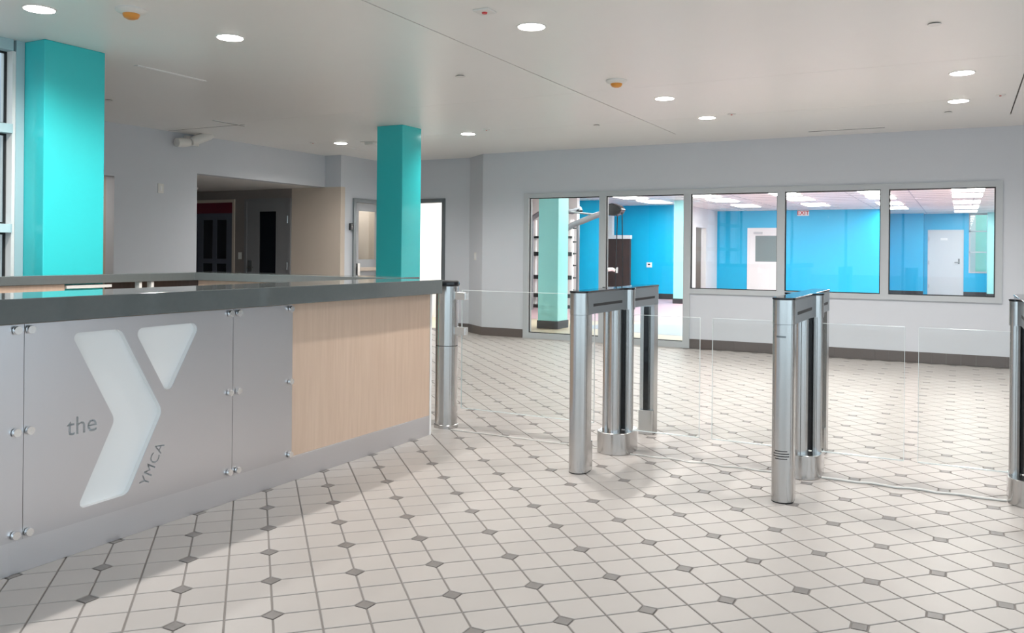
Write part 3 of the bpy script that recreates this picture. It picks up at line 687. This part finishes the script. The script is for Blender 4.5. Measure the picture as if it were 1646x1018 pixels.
tag(MB().lathe((-10.9, 9.6, 2.25), (0,0,-1), [(0.07,0),(0.07,0.012),(0.055,0.04),(0.03,0.055)], 20).build('smoke_detector', 'offwhite', smooth=True), 'plain white smoke detector on the dark corridor ceiling', 'detector')
cs = empty('light_switch', (-10.62, 10.33, 1.1), 'light switch between the two dark corridor doors', 'switch')
box('plate', -10.655, -10.585, 10.322, 10.33, 1.10, 1.215, 'offwhite', cs)

# ---------------- exit door on the short wall
d3 = struct(empty('door_3', (-8.5, 11.03, 0)), 'light grey glazed exit door with push bar, half hidden by the far column')
XW = -8.50
MB().box(XW-0.10, XW+0.03, 10.62, 10.68, 0, 2.09).box(XW-0.10, XW+0.03, 11.38, 11.44, 0, 2.09).box(XW-0.10, XW+0.03, 10.68, 11.38, 2.03, 2.09).build('door_frame', 'steelgrey', d3)
XL = XW - 0.02
lf = MB().box(XL-0.04, XL, 10.685, 10.80, 0.01, 2.025).box(XL-0.04, XL, 11.27, 11.375, 0.01, 2.025).box(XL-0.04, XL, 10.80, 11.27, 1.90, 2.025).box(XL-0.04, XL, 10.80, 11.27, 0.01, 1.12).build('leaf', 'doorgrey', d3)
box('glass_panel', XL-0.024, XL-0.018, 10.80, 11.27, 1.12, 1.90, 'glass', lf)
box('push_bar_lock', XL, XL+0.05, 10.72, 10.79, 0.86, 1.06, 'steel', lf, bevel=0.006)
box('push_bar', XL+0.03, XL+0.06, 10.79, 11.33, 0.935, 0.995, 'beige', lf, bevel=0.008)
cr = empty('card_reader', (-8.5, 10.56, 1.58), 'small black card reader beside the exit door', 'card reader')
box('reader_body', -8.5, -8.465, 10.53, 10.60, 1.58, 1.69, 'black', cr, bevel=0.006); box('reader_light', -8.465, -8.462, 10.56, 10.575, 1.64, 1.655, 'offwhite', cr)
# ---------------- bright doorway
d4 = struct(empty('door_4', (-7.8, 11.46, 0)), 'open doorway into a bright white room behind the far column')
MB().box(DX1, DX1+0.06, 11.44, 11.58, 0, 2.11).box(DX0-0.06, DX0, 11.44, 11.58, 0, 2.11).box(DX0, DX1, 11.44, 11.58, 2.05, 2.11).build('door_frame', 'steelgrey', d4)
for z in (0.95, 1.7): MB().lathe((DX1-0.006, 11.50, z-0.05), (0,0,1), [(0.010,0),(0.010,0.1)], 10).build('hinge', 'steel', d4)
def ceiling_panel_light(x, y, z, lab, lx=0.29, ly=0.29, group=None, mat='troffer'):
    t = empty('panel_light', (x, y, z), lab, 'ceiling light', group)
    b = MB().box(x-lx-0.02, x-lx, y-ly-0.02, y+ly+0.02, z-0.012, z).box(x+lx, x+lx+0.02, y-ly-0.02, y+ly+0.02, z-0.012, z).box(x-lx, x+lx, y-ly-0.02, y-ly, z-0.012, z).box(x-lx, x+lx, y+ly, y+ly+0.02, z-0.012, z)
    b.build('frame', 'white', t); box('diffuser', x-lx, x+lx, y-ly, y+ly, z-0.008, z, mat, t)
    return t
ceiling_panel_light(-8.0, 12.5, 2.6, 'square ceiling light of the bright room beyond the doorway', 0.5, 0.5)
ceiling_panel_light(-7.5, 24.6, GZ-0.004, 'added fill light inside the narrow gym doorway', 0.2, 0.2)  # unseen lamp added to brighten the grey walls in the doorway
ceiling_panel_light(-9.5, 6.05, 2.2, 'added fill light in the beige recess by the near column', 0.15, 0.15)  # unseen lamp added so the recess jamb reads as lit
ceiling_panel_light(-9.0, 11.0, 2.6, 'square ceiling light behind the exit door', 0.2, 0.2)

# ================================================================ GYM BEHIND THE WINDOWS
GPLAN = [(-6.3,YW+0.15),(3.0,YW+0.15),(3.0,30.4),(-12.0,30.4),(-12.0,13.8),(-7.14,13.8),(-7.14,11.62),(-6.3,11.62)]
gf = struct(MB().prism(GPLAN, -0.1, 0.0).build('floor_gym', 'vinyl'), 'cream vinyl gym floor with mauve and blue-grey inlays')
def inlay(name, pts, mat): MB().prism(pts, 0.0, 0.002).build(name, mat, gf)
edge_pb = [(-12.0, 14.2)] + [(-12.0 + 0.75*k, 14.35 + 0.10*math.sin(k*0.6) + 0.032*k*k*0.75*0.3) for k in range(5, 21)]
inlay('mauve_inlay', [(-12.0, 14.25), (-7.1, 14.32), (-6.2, 14.45), (-5.45, 14.75), (-4.8, 15.6), (-4.0, 16.6), (-2.0, 17.4), (3.0, 17.6), (3.0, 30.4), (-12.0, 30.4)], 'pink')
inlay('blue_grey_inlay', [(-5.9, 13.2), (-5.2, 13.0), (-4.3, 12.75), (-3.6, 12.62), (-2.0, 12.5), (3.0, 12.4), (3.0, 14.6), (-2.0, 14.75), (-4.0, 14.75), (-4.8, 14.55), (-5.5, 14.0)], 'bluegrey')
gcz = struct(MB().prism(GPLAN, GZ, GZ+0.1).build('ceiling_gym', 'ceil'), 'white suspended gym ceiling with metal grid')
for k in range(13):
    x = -11.9 + 1.215*k - 0.0
    if x < 2.95: box('grid_bar', x-0.012, x+0.012, YW+0.2 if x > -6.2 else 13.85, 30.3, GZ-0.005, GZ, 'frame', gcz)
for k in range(31):
    y = 11.75 + 0.61*k
    if y < 30.3: box('grid_bar', -11.9 if y > 13.9 else -6.25, 2.9, y-0.010, y+0.010, GZ-0.004, GZ, 'frame', gcz)
names_u = {-7.0: 'first', -5.24: 'second', -3.42: 'third', -1.62: 'fourth', 0.11: 'fifth'}
names_v = {14.2: 'hidden first', 16.65: 'hidden second', 19.1: 'nearest visible', 21.0: 'second visible', 23.6: 'third visible', 25.9: 'fourth visible', 28.2: 'farthest visible'}
for x, nx in names_u.items():
    for y, ny in names_v.items():
        if (x < -1 and x > -6 and y > 24.5 and x != -1.62) or (x < -1 and y > 26.2) or (x == -7.0 and y > 21.5): continue
        ceiling_panel_light(x, y, GZ-0.004, 'rectangular gym ceiling light, %s row, %s column from the left' % (ny, nx), 0.29, 0.58, 'gym ceiling lights')
# walls
struct(box('wall_gym_far_left', -12.0, -6.75, 22.6, 22.75, 0, GZ, 'blue'), 'bright blue gym wall with the small white wall unit')
struct(box('wall_gym_step', -12.0, -8.02, 20.0, 20.15, 0, GZ, 'blue'), 'bright blue gym wall section nearer the exercise rig')
struct(box('wall_gym_white_left', -12.0, on_y(927, 400, 18.6).x, 18.6, 18.75, 0, GZ, 'white'), 'white gym wall behind the exercise rig')
ww = MB().box(-6.90, -6.75, 22.6, 24.0, 0, GZ).box(-6.90, -6.75, 24.0, 25.1, 2.03, GZ).box(-6.90, -6.75, 25.1, 26.4, 0, GZ)
struct(ww.build('wall_gym_white', 'white'), 'white gym wall with a narrow doorway')
struct(box('wall_gym_recess', -8.2, -8.05, 23.0, 26.4, 0, GZ, 'concrete'), 'grey wall inside the narrow gym doorway')
struct(box('wall_gym_recess_end', -8.2, -6.9, 26.4, 26.55, 0, GZ, 'concrete'), 'grey end wall inside the narrow gym doorway')
struct(box('wall_gym_far', -6.9, -2.02, 26.4, 26.55, 0, GZ, 'blue'), 'long bright blue far wall of the gym')
struct(box('wall_gym_return', -2.17, -2.02, 26.55, 29.6, 0, GZ, 'blue'), 'blue return wall in the gym corner')
struct(box('wall_gym_corner', -2.17, -1.05, 29.6, 30.15, 0, GZ, 'blue'), 'blue wall left of the far white gym door')
wg = MB().box(-1.05, 0.21, 30.0, 30.15, 0, GZ).box(0.21, 0.74, 30.0, 30.15, 0, 0.74).box(0.74, 3.0, 30.0, 30.15, 0, GZ)
struct(wg.build('wall_gym_door', 'blue'), 'blue wall with the far white gym door and window')
struct(box('wall_gym_right', 3.0, 3.15, YW+0.15, 30.15, 0, GZ, 'white'), 'white right-hand gym wall')
struct(box('wall_gym_left', -12.15, -12.0, 13.8, 22.75, 0, GZ, 'white'), 'white left-hand gym wall')
struct(box('wall_gym_front', -12.0, -7.14, 13.7, 13.8, 0, GZ, 'white'), 'white gym wall backing onto the bright room')
struct(box('wall_gym_stub', -7.14, -6.3, 11.62, 11.72, 0, GZ, 'white'), 'short white gym wall at the left end of the windows')
for nm, x0, x1, y, lab in (('baseboard_gym_left', -12.0, -6.91, 22.6, 'black base of the blue gym wall with the white wall unit'), ('baseboard_gym_far', -6.75, -2.02, 26.4, 'black base of the far blue gym wall'),
                      ('baseboard_gym_corner', -2.02, -1.05, 29.6, 'black base left of the far gym door'), ('baseboard_gym_door', 0.06, 2.9, 30.0, 'black base right of the far gym door')):
    struct(box(nm, x0, x1, y-0.012, y, 0.002, 0.15, 'blackbase'), lab)
# columns
def gcol(x0, x1, y0, y1, lab):
    c = empty('square_column', ((x0+x1)/2, (y0+y1)/2, 0), lab, 'column', 'pale green gym columns')
    box('shaft', x0, x1, y0, y1, 0.0, GZ, 'gteal', c, bevel=0.005); 
    b = 0.012; MB().box(x0-b, x1+b, y0-b, y0, 0, 0.13).box(x1, x1+b, y0, y1+b, 0, 0.13).box(x0-b, x0, y0, y1+b, 0, 0.13).build('base_strip', 'blackbase', c)
gcol(-6.205, -5.845, 12.62, 13.02, 'pale green square column close behind the floor-length windows')
gcol(-6.40, -6.03, 20.73, 21.10, 'pale green square column far back behind the central window mullion')
gcol(0.70, 1.10, 29.4, 29.8, 'pale green square column at the far right of the gym')
# exercise rig
YR = 16.6
rig = empty('exercise_rig', (-8.0, YR, 0), 'silver arched exercise rig with black pulley head behind the pale green column', 'exercise machine')
def P(px, py, y): return on_y(px, py, y)
uL = P(854.5, 400, YR).x; uR = P(929, 400, YR).x
box('upright', uL-0.035, uL+0.035, YR-0.035, YR+0.035, 0, P(854, 352, YR).z, 'rig', rig, bevel=0.006)
up = box('upright', uR-0.025, uR+0.025, YR-0.035, YR+0.035, 0, P(929, 360, YR).z, 'rig', rig, bevel=0.006)
for py in (367, 389, 408, 427, 447, 467, 485): q = P(924.5, py, YR); MB().lathe((q.x+0.07, q.y, q.z), (-1,0,0), [(0.012,0),(0.012,0.10),(0.022,0.101),(0.022,0.115)], 10).build('peg', 'black', up)
MB().tube([P(853.5,356,YR), P(857,350,YR), P(866,344,YR), P(880,340.5,YR), P(900,338.5,YR), P(918,342,YR-.2) if False else P(920,340.5,YR), P(934,336,YR)], 0.055, 12).build('arched_arm', 'rig', rig, smooth=True)
MB().lathe(P(926,340.5,YR-0.03), (1,0,0.15), [(0.02,0),(0.05,0.05),(0.05,0.11),(0.02,0.15)], 10).build('arm_end', 'black', rig, smooth=True)
Y2 = 15.6
MB().tube([P(905,372,Y2), P(912,367,Y2), P(922,361,Y2), P(940,354,Y2), P(958,346.5,Y2), P(978,341,Y2)], 0.06, 12).build('arched_arm', 'rig', rig, smooth=True)
x2 = P(905, 400, Y2).x; box('upright', x2-0.04, x2+0.04, Y2-0.04, Y2+0.04, 0, P(905,372,Y2).z, 'rig', rig)
MB().tube([P(918,341,Y2), P(945,344,Y2), P(976,347,Y2)], 0.018, 8).build('cross_bar', 'steelgrey', rig, smooth=True)
a, b = P(975, 338.5, Y2), P(1003, 337, Y2)
hd = [P(974,330,Y2), P(987,327,Y2), P(998,331,Y2), P(1003,337,Y2), P(999,344,Y2), P(990,347.5,Y2), P(975,346,Y2)]
n = len(hd); mobj('pulley_head', [(v.x, v.y-0.12, v.z) for v in hd] + [(v.x, v.y+0.12, v.z) for v in hd], [tuple(range(n)), tuple(range(2*n-1, n-1, -1))] + [(i,(i+1)%n,n+(i+1)%n,n+i) for i in range(n)], 'black', rig, bevel=0.02)
for p0, p1 in (((992.5,346),(989,468)), ((1000,341),(1001,468))): MB().tube([P(*p0, Y2), P(*p1, Y2)], 0.010, 8).build('cable', 'black', rig)
q = P(984, 435, Y2); MB().tube([P(976,434,Y2), P(984,433,Y2), P(990,435,Y2)], 0.035, 10).build('cable_handle', 'bolt', rig, smooth=True); MB().tube([P(992,430,Y2), P(991.5,439,Y2)], 0.022, 10).build('handle_grip', 'bolt', rig, smooth=True)
# shelf rack on the white wall
rk = empty('weight_rack', (P(888,400,17.4).x, 17.4, 0), 'white rack with dark curved shelves behind the pale green column', 'rack')
xa, xb = P(857, 400, 17.4).x, P(919, 400, 17.4).x
for x in (xa+0.02, xb-0.02): box('rack_post', x-0.03, x+0.03, 17.42, 17.50, 0, 2.0, 'white', rk)
for py in (382, 407, 444, 473, 491):
    z = P(860, py, 17.4).z; pts = [(xa, 17.4), (xa+0.08, 17.28), (xb-0.08, 17.28), (xb, 17.4), (xb, 17.55), (xa, 17.55)]
    MB().prism(pts, z-(0.02 if py < 390 else 0.06), z+0.03).build('shelf', 'black', rk, bevel=0.01)
# low dark partition with white cap
pt = empty('low_partition', (-8.55, 22.2, 0), 'low dark brown partition with a white cap in front of the blue gym wall', 'partition')
qa, qb = on_y(975, 384, 22.2), on_y(1013, 384, 22.2)
box('panel', qa.x, qb.x, 22.18, 22.28, 0, qa.z, 'darkwood', pt); box('cap', qa.x, qb.x+0.02, 22.15, 22.30, qa.z, qa.z+0.10, 'white', pt); box('end_post', qa.x, on_y(985,384,22.2).x, 22.15, 22.30, qa.z+0.10, on_y(985,347,22.2).z, 'white', pt)
q = on_y(1044, 426, 22.6); th = empty('thermostat', (q.x, 22.6, q.z-0.07), 'small white wall unit on the blue gym wall', 'thermostat')
box('housing', q.x-0.075, q.x+0.075, 22.56, 22.6, q.z-0.07, q.z+0.07, 'white', th, bevel=0.006); box('display', q.x-0.03, q.x+0.03, 22.555, 22.56, q.z-0.005, q.z+0.03, 'black', th)
# exit sign
q0, q1 = on_y(1282, 337, 26.4), on_y(1300.5, 347, 26.4)
ex = empty('exit_sign', ((q0.x+q1.x)/2, 26.37, q1.z), 'white exit sign with red letters high on the far blue gym wall', 'exit sign')
box('housing', q0.x, q1.x, 26.36, 26.40, q1.z, q0.z-0.03, 'white', ex, bevel=0.004)
cu = bpy.data.curves.new('exit_text', 'FONT'); cu.body = 'EXIT'; cu.size = 0.17; cu.align_x = 'CENTER'; cu.align_y = 'CENTER'; cu.extrude = 0.003; cu.offset = 0.003
to = bpy.data.objects.new('exit_text', cu); COL.objects.link(to); dg = bpy.context.evaluated_depsgraph_get(); dg.update()
me = bpy.data.meshes.new_from_object(to.evaluated_get(dg)); bpy.data.objects.remove(to)
for v in me.vertices: v.co = Vector((v.co.x, v.co.z - 0.013, v.co.y + (q0.z-0.03-q1.z)/2))
me.materials.clear(); me.materials.append(M['red']); eo = bpy.data.objects.new('lettering', me); COL.objects.link(eo); eo.parent = ex; eo['label'] = 'red EXIT letters'
# gym doors
d5 = struct(empty('door_5', (-5.2, 26.4, 0)), 'white gym door with a square dark window in the far blue wall')
frame_on_y(d5, -5.81, -4.76, 2.07, 26.4, 0.07, 0.03, 'white')
lf = MB().box(-5.74, -5.57, 26.38, 26.40, 0.01, 2.0).box(-4.90, -4.83, 26.38, 26.40, 0.01, 2.0).box(-5.57, -4.90, 26.38, 26.40, 1.83, 2.0).box(-5.57, -4.90, 26.38, 26.40, 0.01, 1.04).build('leaf', 'white', d5)
box('glass_panel', -5.57, -4.90, 26.392, 26.397, 1.04, 1.83, paint('grey_green_glass', srgb(120, 132, 132), 0.15), lf)
box('door_closer', -5.62, -5.36, 26.33, 26.38, 1.88, 1.94, 'frame', lf, bevel=0.005)
d6 = struct(empty('door_6', (-0.42, 30.0, 0)), 'plain white gym door with lever handle at the far right')
frame_on_y(d6, -0.94, 0.07, 2.09, 30.0, 0.04, 0.03, 'doorwhite')
lf = box('leaf', -0.90, 0.03, 29.975, 30.0, 0.01, 2.05, 'doorwhite', d6)
box('name_plate', -0.58, -0.38, 29.97, 29.975, 1.76, 1.83, 'white', lf); MB().tube([(-0.06,29.975,1.07),(-0.06,29.92,1.07),(-0.18,29.92,1.07)], 0.016, 8).build('lever', 'steelgrey', lf, smooth=True)
box('lock_plate', -0.085, -0.035, 29.965, 29.975, 1.02, 1.18, 'steelgrey', lf)
for z in (1.8, 1.05, 0.3): MB().lathe((-0.905, 29.965, z-0.06), (0,0,1), [(0.014,0),(0.014,0.12)], 10).build('hinge', 'frame', lf)
w6 = struct(empty('window_6', (0.475, 30.0, 0.74)), 'tall narrow gym window at the far right, beside the pale green column')
for z0, z1 in ((0.74, 0.79), (1.37, 1.41), (2.02, 2.06), (2.55, 2.6)): box('rail', 0.21, 0.74, 29.98, 30.08, z0, z1, 'frame', w6)
for x0, x1 in ((0.21, 0.25), (0.70, 0.74)): box('frame_post', x0, x1, 29.98, 30.08, 0.79, 2.55, 'frame', w6)
for z0, z1 in ((0.79, 1.37), (1.41, 2.02), (2.06, 2.55)): box('pane', 0.25, 0.70, 30.03, 30.036, z0, z1, 'glass', w6)
tag(box('outdoor_wall', -0.2, 0.42, 32.0, 32.2, -0.2, 4.0, 'beige'), 'pale outdoor wall seen through the far gym window', 'wall')
tag(box('outdoor_panel', 0.42, 1.6, 32.4, 32.6, -0.2, 4.0, 'leaf'), 'pale green outdoor panel seen through the far gym window', 'panel')
